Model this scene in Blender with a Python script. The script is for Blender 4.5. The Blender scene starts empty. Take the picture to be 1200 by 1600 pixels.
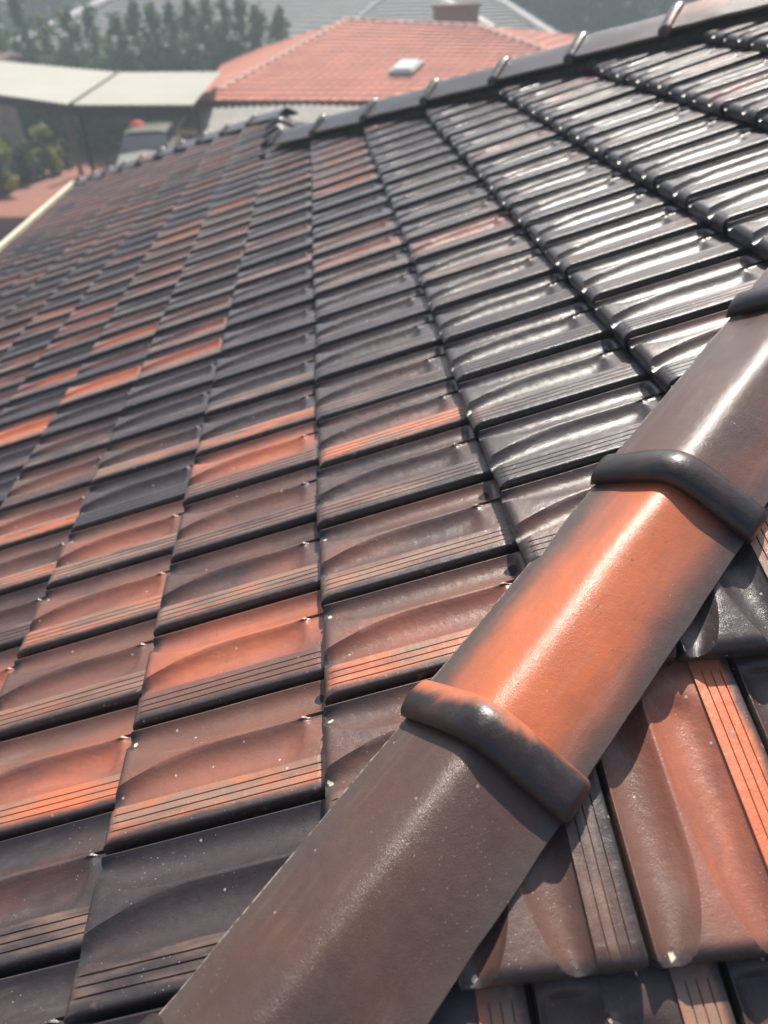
import bpy, bmesh, math, random
from mathutils import Vector, Matrix, noise

random.seed(7)
SC = bpy.context.scene
COL = SC.collection

# ------------------------------------------------------------------ camera
def cross(a, b): return Vector(a).cross(Vector(b))
cam_d = bpy.data.cameras.new('camera')
cam = bpy.data.objects.new('camera', cam_d); COL.objects.link(cam)
RT = Vector((0.9956182, -0.0823872, -0.0442347))
DN = Vector((-0.0834118, -0.5686086, -0.8183684))
FW = Vector((0.0422709, 0.8184721, -0.5729892))
cam.matrix_world = Matrix(((RT.x, -DN.x, -FW.x, 0.0567794), (RT.y, -DN.y, -FW.y, -1.2939012), (RT.z, -DN.z, -FW.z, 0.8978999), (0, 0, 0, 1)))
cam_d.sensor_fit = 'VERTICAL'; cam_d.sensor_height = 36.0; cam_d.lens = 27.0
cam_d.clip_start = 0.02; cam_d.clip_end = 3000
cam_d.dof.use_dof = True; cam_d.dof.focus_distance = 1.12; cam_d.dof.aperture_fstop = 3.2
SC.camera = cam

# ------------------------------------------------------------------ light
SUN_DIR = Vector((0.19, 0.60, 0.90)).normalized()        # towards the sun
sd = bpy.data.lights.new('sun', 'SUN'); so = bpy.data.objects.new('sun', sd); COL.objects.link(so)
sd.energy = 4.9; sd.angle = math.radians(0.55); sd.color = (1.0, 0.94, 0.85)
so.rotation_euler = (-SUN_DIR).to_track_quat('-Z', 'Y').to_euler()
W = bpy.data.worlds.new('World'); SC.world = W; W.use_nodes = True
nt = W.node_tree; bg = nt.nodes['Background']
sky = nt.nodes.new('ShaderNodeTexSky'); sky.sky_type = 'NISHITA'; sky.sun_disc = False
sky.sun_elevation = math.asin(SUN_DIR.z); sky.sun_rotation = math.atan2(SUN_DIR.x, SUN_DIR.y)
sky.dust_density = 3.0; sky.air_density = 1.0; sky.ozone_density = 1.0
nt.links.new(sky.outputs[0], bg.inputs[0]); bg.inputs[1].default_value = 0.09
SC.view_settings.view_transform = 'Standard'; SC.view_settings.look = 'None'
SC.view_settings.exposure = 0.6; SC.view_settings.gamma = 1.0
SC.render.resolution_x = 768; SC.render.resolution_y = 1024
SC.cycles.max_bounces = 6; SC.cycles.use_denoising = True

# ------------------------------------------------------------------ helpers
def tag(o, label=None, cat=None, group=None, kind=None):
    if label: o['label'] = label
    if cat: o['category'] = cat
    if group: o['group'] = group
    if kind: o['kind'] = kind
    return o
def empty(name, loc, label, cat, group=None):
    o = bpy.data.objects.new(name, None); o.empty_display_size = 0.05; COL.objects.link(o); o.location = loc
    return tag(o, label, cat, group)
def mesh_obj(name, me, parent=None, mat=None):
    o = bpy.data.objects.new(name, me); COL.objects.link(o)
    if parent: o.parent = parent
    if mat and not me.materials: me.materials.append(mat)
    return o
def make_mesh(name, verts, faces, mat=None, smooth=None):
    me = bpy.data.meshes.new(name); me.from_pydata([tuple(v) for v in verts], [], faces); me.validate(); me.update()
    if mat: me.materials.append(mat)
    if smooth is not None:
        me.polygons.foreach_set('use_smooth', [True] * len(me.polygons))
        me.set_sharp_from_angle(angle=math.radians(smooth))
    return me
class MB:
    def __init__(s): s.v = []; s.f = []
    def quad(s, a, b, c, d):
        n = len(s.v); s.v += [Vector(a), Vector(b), Vector(c), Vector(d)]; s.f.append((n, n+1, n+2, n+3))
    def tri(s, a, b, c):
        n = len(s.v); s.v += [Vector(a), Vector(b), Vector(c)]; s.f.append((n, n+1, n+2))
    def box(s, c, e, R=None):
        n = len(s.v); c = Vector(c)
        for dx in (-1, 1):
            for dy in (-1, 1):
                for dz in (-1, 1):
                    q = Vector((dx*e[0]/2, dy*e[1]/2, dz*e[2]/2))
                    s.v.append(c + (R @ q if R else q))
        for f in ((0,1,3,2),(4,6,7,5),(0,4,5,1),(2,3,7,6),(0,2,6,4),(1,5,7,3)): s.f.append(tuple(n+i for i in f))
    def tube(s, pts, rad, n=8):
        pts = [Vector(p) for p in pts]; rings = []
        for i, p in enumerate(pts):
            d = (pts[min(i+1, len(pts)-1)] - pts[max(i-1, 0)]).normalized()
            a = d.orthogonal().normalized(); b = d.cross(a); r = rad[i] if hasattr(rad, '__len__') else rad
            m = len(s.v)
            for k in range(n):
                t = 2*math.pi*k/n; s.v.append(p + (a*math.cos(t) + b*math.sin(t))*r)
            rings.append(m)
        for i in range(len(rings)-1):
            for k in range(n):
                s.f.append((rings[i]+k, rings[i]+(k+1) % n, rings[i+1]+(k+1) % n, rings[i+1]+k))
        s.f.append(tuple(rings[0]+k for k in range(n))[::-1]); s.f.append(tuple(rings[-1]+k for k in range(n)))
    def grid(s, P, closed=False):
        n = len(s.v); R = len(P); Cc = len(P[0])
        for row in P: s.v += [Vector(q) for q in row]
        for i in range(R-1):
            for j in range(Cc-1): s.f.append((n+i*Cc+j, n+i*Cc+j+1, n+(i+1)*Cc+j+1, n+(i+1)*Cc+j))
    def build(s, name, mat, parent=None, smooth=None):
        return mesh_obj(name, make_mesh(name, s.v, s.f, mat, smooth), parent)
def sstep(a, b, x):
    t = min(1.0, max(0.0, (x-a)/(b-a))); return t*t*(3-2*t)
def lerp(a, b, t): return a + (b-a)*t

# ------------------------------------------------------------------ materials
class NG:
    def __init__(s, name):
        s.m = bpy.data.materials.new(name); s.m.use_nodes = True; s.t = s.m.node_tree
        s.b = s.t.nodes['Principled BSDF']
    def n(s, t, **kw):
        x = s.t.nodes.new(t)
        for k, v in kw.items(): setattr(x, k, v)
        return x
    def l(s, a, b): s.t.links.new(a, b)
    def val(s, sock, v):
        if hasattr(v, 'is_output') or isinstance(v, bpy.types.NodeSocket): s.l(v, sock)
        else: sock.default_value = v
    def math(s, op, a, b=0.0, c=0.0, clamp=False):
        x = s.n('ShaderNodeMath', operation=op); x.use_clamp = clamp
        for i, v in enumerate((a, b, c)): s.val(x.inputs[i], v)
        return x.outputs[0]
    def noise(s, vec, scale, detail=3.0, rough=0.5, dist=0.0):
        x = s.n('ShaderNodeTexNoise'); s.l(vec, x.inputs['Vector'])
        x.inputs['Scale'].default_value = scale; x.inputs['Detail'].default_value = detail
        x.inputs['Roughness'].default_value = rough; x.inputs['Distortion'].default_value = dist
        return x.outputs['Fac']
    def map(s, vec, scale=(1, 1, 1), loc=(0, 0, 0)):
        x = s.n('ShaderNodeMapping'); s.l(vec, x.inputs[0]); x.inputs['Scale'].default_value = scale; x.inputs['Location'].default_value = loc
        return x.outputs[0]
    def mix(s, f, a, b):
        x = s.n('ShaderNodeMix', data_type='RGBA'); s.val(x.inputs[0], f)
        for i, v in ((6, a), (7, b)):
            if isinstance(v, tuple): x.inputs[i].default_value = (*v, 1)
            else: s.l(v, x.inputs[i])
        return x.outputs[2]
    def range(s, v, a, b, c=0.0, d=1.0, smooth=True):
        x = s.n('ShaderNodeMapRange'); x.interpolation_type = 'SMOOTHSTEP' if smooth else 'LINEAR'
        s.val(x.inputs[0], v)
        for i, q in enumerate((a, b, c, d)): x.inputs[i+1].default_value = q
        return x.outputs[0]
    def bump(s, h, strength, dist, prev=None):
        x = s.n('ShaderNodeBump'); s.l(h, x.inputs['Height']); x.inputs['Strength'].default_value = strength; x.inputs['Distance'].default_value = dist
        if prev: s.l(prev, x.inputs['Normal'])
        return x.outputs[0]
    def coord(s, which='Object'): return s.n('ShaderNodeTexCoord').outputs[which]

BLACK = (0.036, 0.026, 0.027); BROWN = (0.175, 0.078, 0.053); GREYB = (0.055, 0.05, 0.05)
ORANGE = (0.52, 0.145, 0.058); RED = (0.28, 0.09, 0.056); TAN = (0.25, 0.155, 0.11)

def glaze(name, cap=False):
    """Flashed, glazed terracotta. The object colour carries: r = flash strength, g = where it lies across, b = brownness, a = lap flash."""
    g = NG(name); oc = g.coord(); oi = g.n('ShaderNodeObjectInfo')
    sepc = g.n('ShaderNodeSeparateColor'); g.l(oi.outputs['Color'], sepc.inputs[0])
    FL, PX, BR = sepc.outputs[0], sepc.outputs[1], sepc.outputs[2]; LP = oi.outputs['Alpha']
    sv = g.n('ShaderNodeVectorMath', operation='SCALE'); g.l(oi.outputs['Location'], sv.inputs[0]); sv.inputs['Scale'].default_value = 23.7
    ad = g.n('ShaderNodeVectorMath', operation='ADD'); g.l(oc, ad.inputs[0]); g.l(sv.outputs[0], ad.inputs[1]); pos = ad.outputs[0]
    xyz = g.n('ShaderNodeSeparateXYZ'); g.l(oc, xyz.inputs[0]); X, Y, Z = xyz.outputs
    st = g.map(pos, (1, 0.4, 1)) if not cap else pos
    n1 = g.noise(st, 9 if not cap else 5, 3, 0.55, 0.4)
    n2 = g.noise(st, 16 if not cap else 7, 4, 0.6, 0.6)
    n3 = g.noise(pos, 60, 5, 0.6)
    n4 = g.noise(pos, 650, 3, 0.6)
    brown = g.range(g.math('ADD', g.math('MULTIPLY', n1, 1.1), g.math('MULTIPLY_ADD', BR, 1.2, -1.1)), -0.1, 0.72)
    if cap:
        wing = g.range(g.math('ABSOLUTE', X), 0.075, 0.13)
    base = g.mix(brown, BLACK, BROWN if not cap else (0.088, 0.036, 0.021))
    base = g.mix(g.range(n2, 0.45, 0.75, 0.0, 0.2), base, GREYB)
    # orange / red flash: soft elongated body of colour
    if not cap:
        dx = g.math('DIVIDE', g.math('ABSOLUTE', g.math('SUBTRACT', X, g.math('MULTIPLY', PX, 0.217))), 0.085)
        dy = g.math('DIVIDE', g.math('ABSOLUTE', g.math('SUBTRACT', Y, 0.2)), 0.26)
    else:
        dx = g.math('DIVIDE', g.math('ABSOLUTE', g.math('SUBTRACT', X, g.math('MULTIPLY_ADD', PX, 0.24, -0.12))), 0.078)
        dy = g.math('DIVIDE', g.math('ABSOLUTE', g.math('SUBTRACT', Y, 0.25)), 0.42)
    dist = g.math('ADD', g.math('POWER', dx, 2.0), g.math('POWER', dy, 2.0))
    fl = g.math('SUBTRACT', g.math('ADD', g.math('MULTIPLY', FL, 1.55), g.math('MULTIPLY_ADD', n1, 1.3, -0.65)), g.math('MULTIPLY_ADD', dist, 0.75, 0.35))
    f1 = g.range(fl, -0.45, 0.5); f2 = g.range(g.math('ADD', fl, g.math('MULTIPLY_ADD', g.noise(g.map(pos, (1.6, .3, 1)), 34, 4, .65), .9, -.45)), 0.1, 1.05)
    lowf = g.range(FL, 0.0, 0.12)
    c1 = g.mix(g.math('MULTIPLY', g.math('MULTIPLY', f1, lowf), 0.9), base, RED if not cap else (0.3, 0.09, 0.045))
    c2 = g.mix(g.math('MULTIPLY', f2, g.range(n2, 0.2, 0.7, 0.55, 1.0)), c1, ORANGE if not cap else (0.54, 0.125, 0.035))
    if not cap:
        # ribbed lap: own flash, dark outer edge
        inlap = g.range(X, 0.160, 0.164)
        ln = g.noise(g.map(pos, (2.2, 0.28, 1)), 20, 3, 0.55)
        lf = g.range(g.math('ADD', g.math('MULTIPLY', LP, 1.15), g.math('MULTIPLY_ADD', ln, 2.6, -1.3)), 0.05, 1.1)
        lcol = g.mix(g.range(g.math('ADD', LP, g.math('MULTIPLY_ADD', g.noise(g.map(pos, (1.2, .35, 1), (3, 5, 0)), 26, 4, .65), 1.7, -.85)), .5, 1.2), TAN, ORANGE)
        lcol = g.mix(g.math('MULTIPLY', lf, g.range(LP, 0.02, 0.2)), base, lcol)
        c2 = g.mix(inlap, c2, lcol)
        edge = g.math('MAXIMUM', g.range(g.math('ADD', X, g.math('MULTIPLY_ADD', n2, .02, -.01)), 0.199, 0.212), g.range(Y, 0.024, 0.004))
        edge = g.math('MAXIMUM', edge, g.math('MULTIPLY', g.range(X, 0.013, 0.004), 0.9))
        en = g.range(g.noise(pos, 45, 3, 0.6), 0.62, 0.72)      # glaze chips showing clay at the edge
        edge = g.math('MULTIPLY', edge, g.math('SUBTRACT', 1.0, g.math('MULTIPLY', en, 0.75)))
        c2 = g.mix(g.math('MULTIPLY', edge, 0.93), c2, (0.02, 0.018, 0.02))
    else:
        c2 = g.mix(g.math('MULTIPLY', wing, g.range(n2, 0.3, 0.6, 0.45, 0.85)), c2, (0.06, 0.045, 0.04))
        c2 = g.mix(g.range(g.noise(pos, 90, 4, 0.7), 0.66, 0.74, 0.0, 0.6), c2, (0.05, 0.025, 0.02))
        pv_ = g.n('ShaderNodeTexVoronoi'); g.l(pos, pv_.inputs['Vector']); pv_.inputs['Scale'].default_value = 95
        pit = g.math('MULTIPLY', g.range(pv_.outputs['Distance'], .2, .1), g.math('MULTIPLY', g.range(g.math('ABSOLUTE', g.math('SUBTRACT', X, .012)), .035, .008), g.range(g.noise(pos, 22, 3), .48, .6)))
        c2 = g.mix(g.math('MULTIPLY', pit, .8), c2, (0.03, 0.014, 0.01))
        c2 = g.mix(g.math('MULTIPLY', g.range(X, -.1168, -.119), g.range(g.noise(pos, 70, 3, .6), .4, .65, 0, .8)), c2, (0.38, 0.3, 0.24))  # pale broken line on left edge: chipped clay plus caught light, put into colour
        sc1 = g.noise(g.map(pos, (1, .12, 1), (0, 0, 3)), 85, 3, .6)
        c2 = g.mix(g.range(sc1, .6, .8, 0, .18), c2, (0.2, 0.13, 0.1))
    # fine tonal mottling and dust
    c2 = g.mix(g.range(n3, 0.35, 0.75, 0.0, 0.09), c2, (0.16, 0.12, 0.1))
    c2 = g.mix(g.range(n4, 0.35, 0.7, 0.0, 0.05), c2, (0.2, 0.18, 0.17))
    film = g.noise(g.map(oc, (1, .1, 1)), 38, 4, .65); film2 = g.noise(pos, 5, 3, .6)
    c2 = g.mix(g.math('MULTIPLY', g.range(film, .5, .75, 0, .2), g.range(film2, .4, .65)), c2, (0.3, 0.25, 0.22))
    vo = g.n('ShaderNodeTexVoronoi'); g.l(pos, vo.inputs['Vector']); vo.inputs['Scale'].default_value = 120
    sp = g.math('MULTIPLY', g.range(vo.outputs['Distance'], 0.11, 0.07), g.range(g.noise(pos, 9, 2), 0.42, 0.6))
    vo2 = g.n('ShaderNodeTexVoronoi'); g.l(pos, vo2.inputs['Vector']); vo2.inputs['Scale'].default_value = 23
    sp2 = g.range(vo2.outputs['Distance'], 0.055, 0.035)
    spk = g.math('MULTIPLY', g.math('MAXIMUM', g.math('MULTIPLY', sp, 0.6), g.math('MULTIPLY', sp2, 0.75)), 1.0 if not cap else .45)
    c2 = g.mix(spk, c2, (0.52, 0.47, 0.42))
    if not cap:      # pale lichen and grit caught at the lower tips of the two pans
        wj = g.n('ShaderNodeTexWhiteNoise'); g.l(oi.outputs['Location'], wj.inputs['Vector'])
        for (tx, ty, th) in ((.031, .010, .45), (.136, .009, .7)):
            ddx = g.math('SUBTRACT', g.math('ADD', X, g.math('MULTIPLY_ADD', n3, .012, -.006)), tx); ddy = g.math('SUBTRACT', g.math('ADD', Y, g.math('MULTIPLY_ADD', g.noise(pos, 140, 3, .6), .012, -.006)), ty)
            dd = g.math('SQRT', g.math('ADD', g.math('MULTIPLY', ddx, ddx), g.math('MULTIPLY', ddy, ddy)))
            c2 = g.mix(g.math('MULTIPLY', g.range(dd, .0042, .0026), g.math('GREATER_THAN', wj.outputs['Value'], th)), c2, (0.55, 0.5, 0.36))
    g.l(c2, g.b.inputs['Base Color'])
    rr = g.math('ADD', g.range(n2, 0.3, 0.7, 0.36 if not cap else .4, 0.52), g.math('MULTIPLY', n3, 0.1))
    g.l(g.math('MULTIPLY_ADD', spk, 0.4, rr), g.b.inputs['Roughness'])
    g.b.inputs['Coat Weight'].default_value = 0.9
    wn = g.n('ShaderNodeTexWhiteNoise'); g.l(oi.outputs['Location'], wn.inputs['Vector'])
    cr = g.math('ADD', g.range(g.noise(st, 22, 4, .6), .35, .7, .15 if not cap else .15, .3 if not cap else .25), g.math('MULTIPLY', wn.outputs['Value'], .12 if not cap else .03))
    g.l(g.math('MULTIPLY_ADD', spk, .3, cr), g.b.inputs['Coat Roughness'])
    g.b.inputs['Specular IOR Level'].default_value = 0.2 if not cap else 0.3
    b1 = g.bump(g.noise(pos, 55, 3, 0.55), 0.35, 0.003 if not cap else .0018)
    b2 = g.bump(n4, 0.7, 0.0006 if not cap else 0.0009, b1)
    g.l(b2, g.b.inputs['Normal']); g.l(b2, g.b.inputs['Coat Normal'])
    return g.m

def simple(name, col, rough=0.7, var=0.25, scale=8.0, metal=0.0, bump=0.2, bdist=0.01, col2=None, coat=0.0):
    g = NG(name); oc = g.coord()
    n1 = g.noise(oc, scale, 4, 0.6); n2 = g.noise(oc, scale*9, 4, 0.6)
    dark = tuple(c*(1-var) for c in col) if col2 is None else col2
    c = g.mix(g.range(n1, 0.3, 0.7), dark, col); c = g.mix(g.range(n2, 0.4, 0.7, 0, 0.25), c, tuple(min(1, c_*1.4) for c_ in col))
    g.l(c, g.b.inputs['Base Color']); g.l(g.range(n2, 0.3, 0.7, rough*0.85, min(1, rough*1.1)), g.b.inputs['Roughness'])
    g.b.inputs['Metallic'].default_value = metal; g.b.inputs['Coat Weight'].default_value = coat
    g.l(g.bump(n2, bump, bdist), g.b.inputs['Normal'])
    return g.m

def foliage(name, a, b):
    g = NG(name); oc = g.coord(); n = g.noise(oc, 1.3, 3, 0.6); n2 = g.noise(oc, 9, 3, 0.6)
    c = g.mix(g.range(n, 0.35, 0.65), a, b); c = g.mix(g.range(n2, 0.4, 0.7, 0, 0.5), c, tuple(x*1.5 for x in b))
    g.l(c, g.b.inputs['Base Color']); g.b.inputs['Roughness'].default_value = 0.55
    tr = g.n('ShaderNodeBsdfTranslucent'); g.l(c, tr.inputs[0]); mx = g.n('ShaderNodeMixShader'); mx.inputs[0].default_value = 0.45
    g.l(g.b.outputs[0], mx.inputs[1]); g.l(tr.outputs[0], mx.inputs[2])
    g.l(mx.outputs[0], [q for q in g.t.nodes if q.type == 'OUTPUT_MATERIAL'][0].inputs[0])
    return g.m

def paving(name):
    g = NG(name); oc = g.coord(); br = g.n('ShaderNodeTexBrick'); g.l(oc, br.inputs['Vector'])
    br.inputs['Scale'].default_value = 1.0; br.inputs['Brick Width'].default_value = 0.24; br.inputs['Row Height'].default_value = 0.12
    br.inputs['Mortar Size'].default_value = 0.008
    br.inputs['Color1'].default_value = (0.34, 0.12, 0.075, 1); br.inputs['Color2'].default_value = (0.24, 0.085, 0.06, 1); br.inputs['Mortar'].default_value = (0.2, 0.13, 0.1, 1)
    n = g.noise(oc, 1.2, 4, 0.6); c = g.mix(g.range(n, 0.4, 0.7, 0, 0.5), br.outputs['Color'], (0.2, 0.11, 0.08))
    g.l(c, g.b.inputs['Base Color']); g.b.inputs['Roughness'].default_value = 0.85
    return g.m

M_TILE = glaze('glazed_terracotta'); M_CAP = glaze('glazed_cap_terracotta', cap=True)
M_COLLAR = NG('dark_glaze')
def _collar():
    g = M_COLLAR; oc = g.coord(); oi = g.n('ShaderNodeObjectInfo'); sc_ = g.n('ShaderNodeSeparateColor'); g.l(oi.outputs['Color'], sc_.inputs[0])
    sv = g.n('ShaderNodeVectorMath', operation='SCALE'); g.l(oi.outputs['Location'], sv.inputs[0]); sv.inputs['Scale'].default_value = 11.3
    ad = g.n('ShaderNodeVectorMath', operation='ADD'); g.l(oc, ad.inputs[0]); g.l(sv.outputs[0], ad.inputs[1]); pos = ad.outputs[0]
    xyz = g.n('ShaderNodeSeparateXYZ'); g.l(oc, xyz.inputs[0])
    n1 = g.noise(pos, 14, 4, 0.6, 0.5); n2 = g.noise(pos, 55, 4, 0.6); n4 = g.noise(pos, 400, 3, 0.6)
    c = g.mix(g.range(n1, 0.4, 0.7, 0, 0.8), (0.02, 0.016, 0.016), (0.055, 0.03, 0.023))
    # bare-clay bleed on the upslope side of the bead
    bl = g.math('MULTIPLY', g.range(g.math('ADD', g.math('SUBTRACT', xyz.outputs[1], g.math('MULTIPLY', xyz.outputs[0], .09)), g.math('MULTIPLY_ADD', n1, 0.06, -0.03)), 0.034, 0.062), g.range(sc_.outputs[0], 0.2, 0.7))
    c = g.mix(g.math('MULTIPLY', bl, 0.85), c, (0.46, 0.14, 0.07))
    c = g.mix(g.range(n2, 0.66, 0.72, 0, 0.5), c, (0.12, 0.09, 0.08))
    g.l(c, g.b.inputs['Base Color']); g.l(g.range(n2, 0.3, 0.7, 0.28, 0.48), g.b.inputs['Roughness'])
    g.b.inputs['Coat Weight'].default_value = 0.4; g.b.inputs['Coat Roughness'].default_value = 0.2
    b = g.bump(n2, 0.35, 0.003); g.l(g.bump(n4, 0.5, 0.0008, b), g.b.inputs['Normal'])
_collar(); M_COLLAR = M_COLLAR.m
M_MORTAR = simple('bedding_mortar', (0.075, 0.068, 0.06), 0.95, 0.5, 40, bump=0.8, bdist=0.01, col2=(0.03, 0.028, 0.026))
M_SARK = simple('sarking', (0.02, 0.02, 0.022), 0.9)

# ------------------------------------------------------------------ roof tile shape
G = 0.345; TW = 0.2173; L = G + 0.045; LIFT = 0.041; PD = 0.0180
GRO = (0.805, 0.862, 0.92)
def tile_bounds(y):
    q = y/G
    r1 = lerp(0.215, 0.375, 1-(1-min(1, max(0, q)/0.36))**2.6)
    l2 = lerp(0.585, 0.400, 1-(1-min(1, max(0, q)/0.50))**2.2)
    return r1, l2
def tile_columns():
    """(band, t) pairs; bands: 0 channel, 1 rim, 2 pan one, 3 rib, 4 pan two, 5 lap"""
    c = [(0, 0.0), (0, 0.9), (1, 0.0), (1, 0.35), (1, 0.75)]
    c += [(2, i/13) for i in range(14)]
    c += [(3, 0.12), (3, 0.5), (3, 0.88)]
    c += [(4, i/13) for i in range(14)]
    body = list(c)
    lap = [(4, 1.0), (5, 0.0), (5, 0.06)]
    for gg in GRO:
        t = (gg-0.745)/0.255
        lap += [(5, t-0.022), (5, t-0.010), (5, t+0.010), (5, t+0.022)]
    lap += [(5, 0.86), (5, 0.93), (5, 0.965), (5, 0.99), (5, 1.0)]
    return body, lap
def tile_rows():
    r = [0, .0008, .002, .0035, .0055, .008, .011, .0145, .018, .022, .027, .034, .043, .054, .068, .084, .10, .12, .14, .165, .19, .215, .24, .262, .28, .292, .3]
    r += [.3035, .3065, .3095, .313, .317, .322, .328, .333, .3365, .340, .345, .36, L]
    return r
def tile_point(band, t, y, var):
    r1, l2 = tile_bounds(y)
    b = {0: (0.0, 0.034), 1: (0.034, 0.06), 2: (0.06, r1), 3: (r1, l2), 4: (l2, 0.745), 5: (0.745, 1.0)}[band]
    s = lerp(b[0], b[1], t)
    flat = -0.005*sstep(0.298, 0.312, y)
    z = 0.0
    if band == 0: z = -0.030
    elif band == 1: z = lerp(-0.019, -0.0085, math.sin(min(1, t*1.4)*math.pi/2))
    elif band == 2:
        tt = t**0.92; dep = (1-abs(2*tt-1)**2.25)
        z = lerp(-0.0085, -0.001, t**.8) - PD*.9*dep*(1-sstep(0.325, 0.339, y))
    elif band == 3:
        z = -0.001 + (0.0008*math.sin(t*math.pi)) + flat + 0.0032*math.exp(-((y-0.303)/0.006)**2)
    elif band == 4:
        dep = (1-abs(2*t-1)**2.25)
        z = lerp(-0.001, -0.003, t) - PD*.85*dep*(1-sstep(lerp(.298, .262, t), lerp(.309, .318, t), y)) + flat*(1-t)
    else:
        z = 0.0
        sm = s
        for gg in GRO:
            if abs(sm-gg) < 0.0045 and 0.006 < y < 0.329: z = -0.0022
        z += .0012 - 0.004*max(0, (t-0.93)/0.07)**2
        if y > 0.331: z -= 0.001
    rn = 0.021
    if y < rn:
        zn = -rn + math.sqrt(max(0, rn*rn-(rn-y)**2))
        if band in (0, 1): zn -= 0.004*(1-t if band == 1 else 1)
        k = 0.0015
        z = min(z, zn) if abs(z-zn) > k else (min(z, zn) - (k-abs(z-zn))**2/(4*k))
    x = s*TW
    # left corner of the butt is rounded off in plan
    yy = y
    if s < 0.085: yy = y + 0.012*(1-s/0.085)**2*max(0, 1-y/0.05)
    wob = noise.noise(Vector((x*14+var*7.3, y*11, var*3.1)))*0.0005 + noise.noise(Vector((x*45+var*2, y*30, var*9.1)))*0.0003
    edge = noise.noise(Vector((x*60+var*11, 0, var)))*0.0012*(1-sstep(0, 0.03, y))
    return Vector((x, yy+edge, LIFT*(1-y/G) + z + wob))
def tile_mesh(var):
    body, lap = tile_columns(); rows = tile_rows(); out = []
    for name, cols in (('pan_body', body), ('ribbed_lap', lap)):
        P = []
        # butt face: undercut bottom, then up
        low = []
        for (b, t) in cols:
            q = tile_point(b, t, 0, var); low.append(Vector((q.x, q.y+0.004, 0.0012)))
        lip = []
        for (b, t) in cols:
            q = tile_point(b, t, 0, var); lip.append(Vector((q.x, q.y+0.0008, 0.0045)))
        P += [low, lip]
        for y in rows: P.append([tile_point(b, t, y, var) for (b, t) in cols])
        if name == 'ribbed_lap':                                # side face of the lap, dropping to the next tile
            for i, row in enumerate(P):
                e = row[-1]
                if i < 2: row += [Vector((e.x-0.0008, e.y, e.z)), Vector((e.x-0.004, e.y, e.z))]
                else: row += [Vector((e.x+0.0002, e.y, e.z-0.010)), Vector((e.x-0.0015, e.y, e.z-0.0255))]
        mb = MB(); mb.grid(P)
        out.append(make_mesh(name, mb.v, mb.f, M_TILE, 38))
    return out
VARS = [tile_mesh(v) for v in range(1, 5)]
def far_tile_mesh():
    body, lap = tile_columns()
    cols = body[::2] + lap[::3] + [lap[-1]]
    rows = [0, .003, .009, .02, .05, .1, .16, .22, .28, .3, .31, .33, L]
    P = [[Vector((p.x, p.y+.003, .0012)) for p in [tile_point(b, t, 0, 2) for b, t in cols]]]
    P += [[tile_point(b, t, y, 2) for b, t in cols] for y in rows]
    for row in P: row.append(row[-1] + Vector((0, 0, -0.018)))
    return P

# ------------------------------------------------------------------ roof geometry
ALPHA = math.radians(21.0); CA, SA = math.cos(ALPHA), math.sin(ALPHA)
S1, C1 = 0.94106, -0.87177                    # near hip in plan: y = S1 x + C1
S2, C2 = -1.2314, 4.36                        # far hip
S3, C3 = -1.1963, 6.08                        # low hip beyond the short ridge
XR = -0.27                                    # short ridge in plan (x), runs away along y
KB = math.tan(ALPHA)/S1; BB = math.atan(KB); CB, SB = math.cos(BB), math.sin(BB)
def zmain(x): return x*math.tan(ALPHA)
def zright(y): return KB*(y-C1)
# frame of a tile lying on each face: columns x-axis (across, to the right looking upslope), y-axis (upslope), normal
FM = Matrix(((0, CA, -SA), (-1, 0, 0), (0, SA, CA)))
FR = Matrix(((1, 0, 0), (0, CB, -SB), (0, SB, CB)))
OFF = {-12: .5, -11: .0, -10: .52, -9: -.02, -8: .48, -7: .03, -6: .5, -5: 0.0, -4: .51, -3: -.07, -2: .5, -1: .02, 0: .6, 1: .12, 2: .6, 3: .07, 4: .71, 5: .2, 6: .68}

def project(p):
    d = Vector(p) - Vector((0.0567794, -1.2939012, 0.8978999))
    z = d.dot(FW)
    if z < 0.05: return None
    return 600+1200*d.dot(RT)/z, 800+1200*d.dot(DN)/z, z

ORD = ['zeroth', 'first', 'second', 'third', 'fourth', 'fifth', 'sixth', 'seventh', 'eighth', 'ninth', 'tenth', 'eleventh', 'twelfth', 'thirteenth', 'fourteenth', 'fifteenth', 'sixteenth', 'seventeenth', 'eighteenth', 'nineteenth', 'twentieth']
TENS = {20: 'twenty', 30: 'thirty', 40: 'forty', 50: 'fifty'}
def ordinal(n):
    if n <= 20: return ORD[n]
    t, u = n//10*10, n % 10
    return TENS[t].replace('ty', 'tieth') if u == 0 else TENS[t] + '-' + ORD[u]

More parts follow.
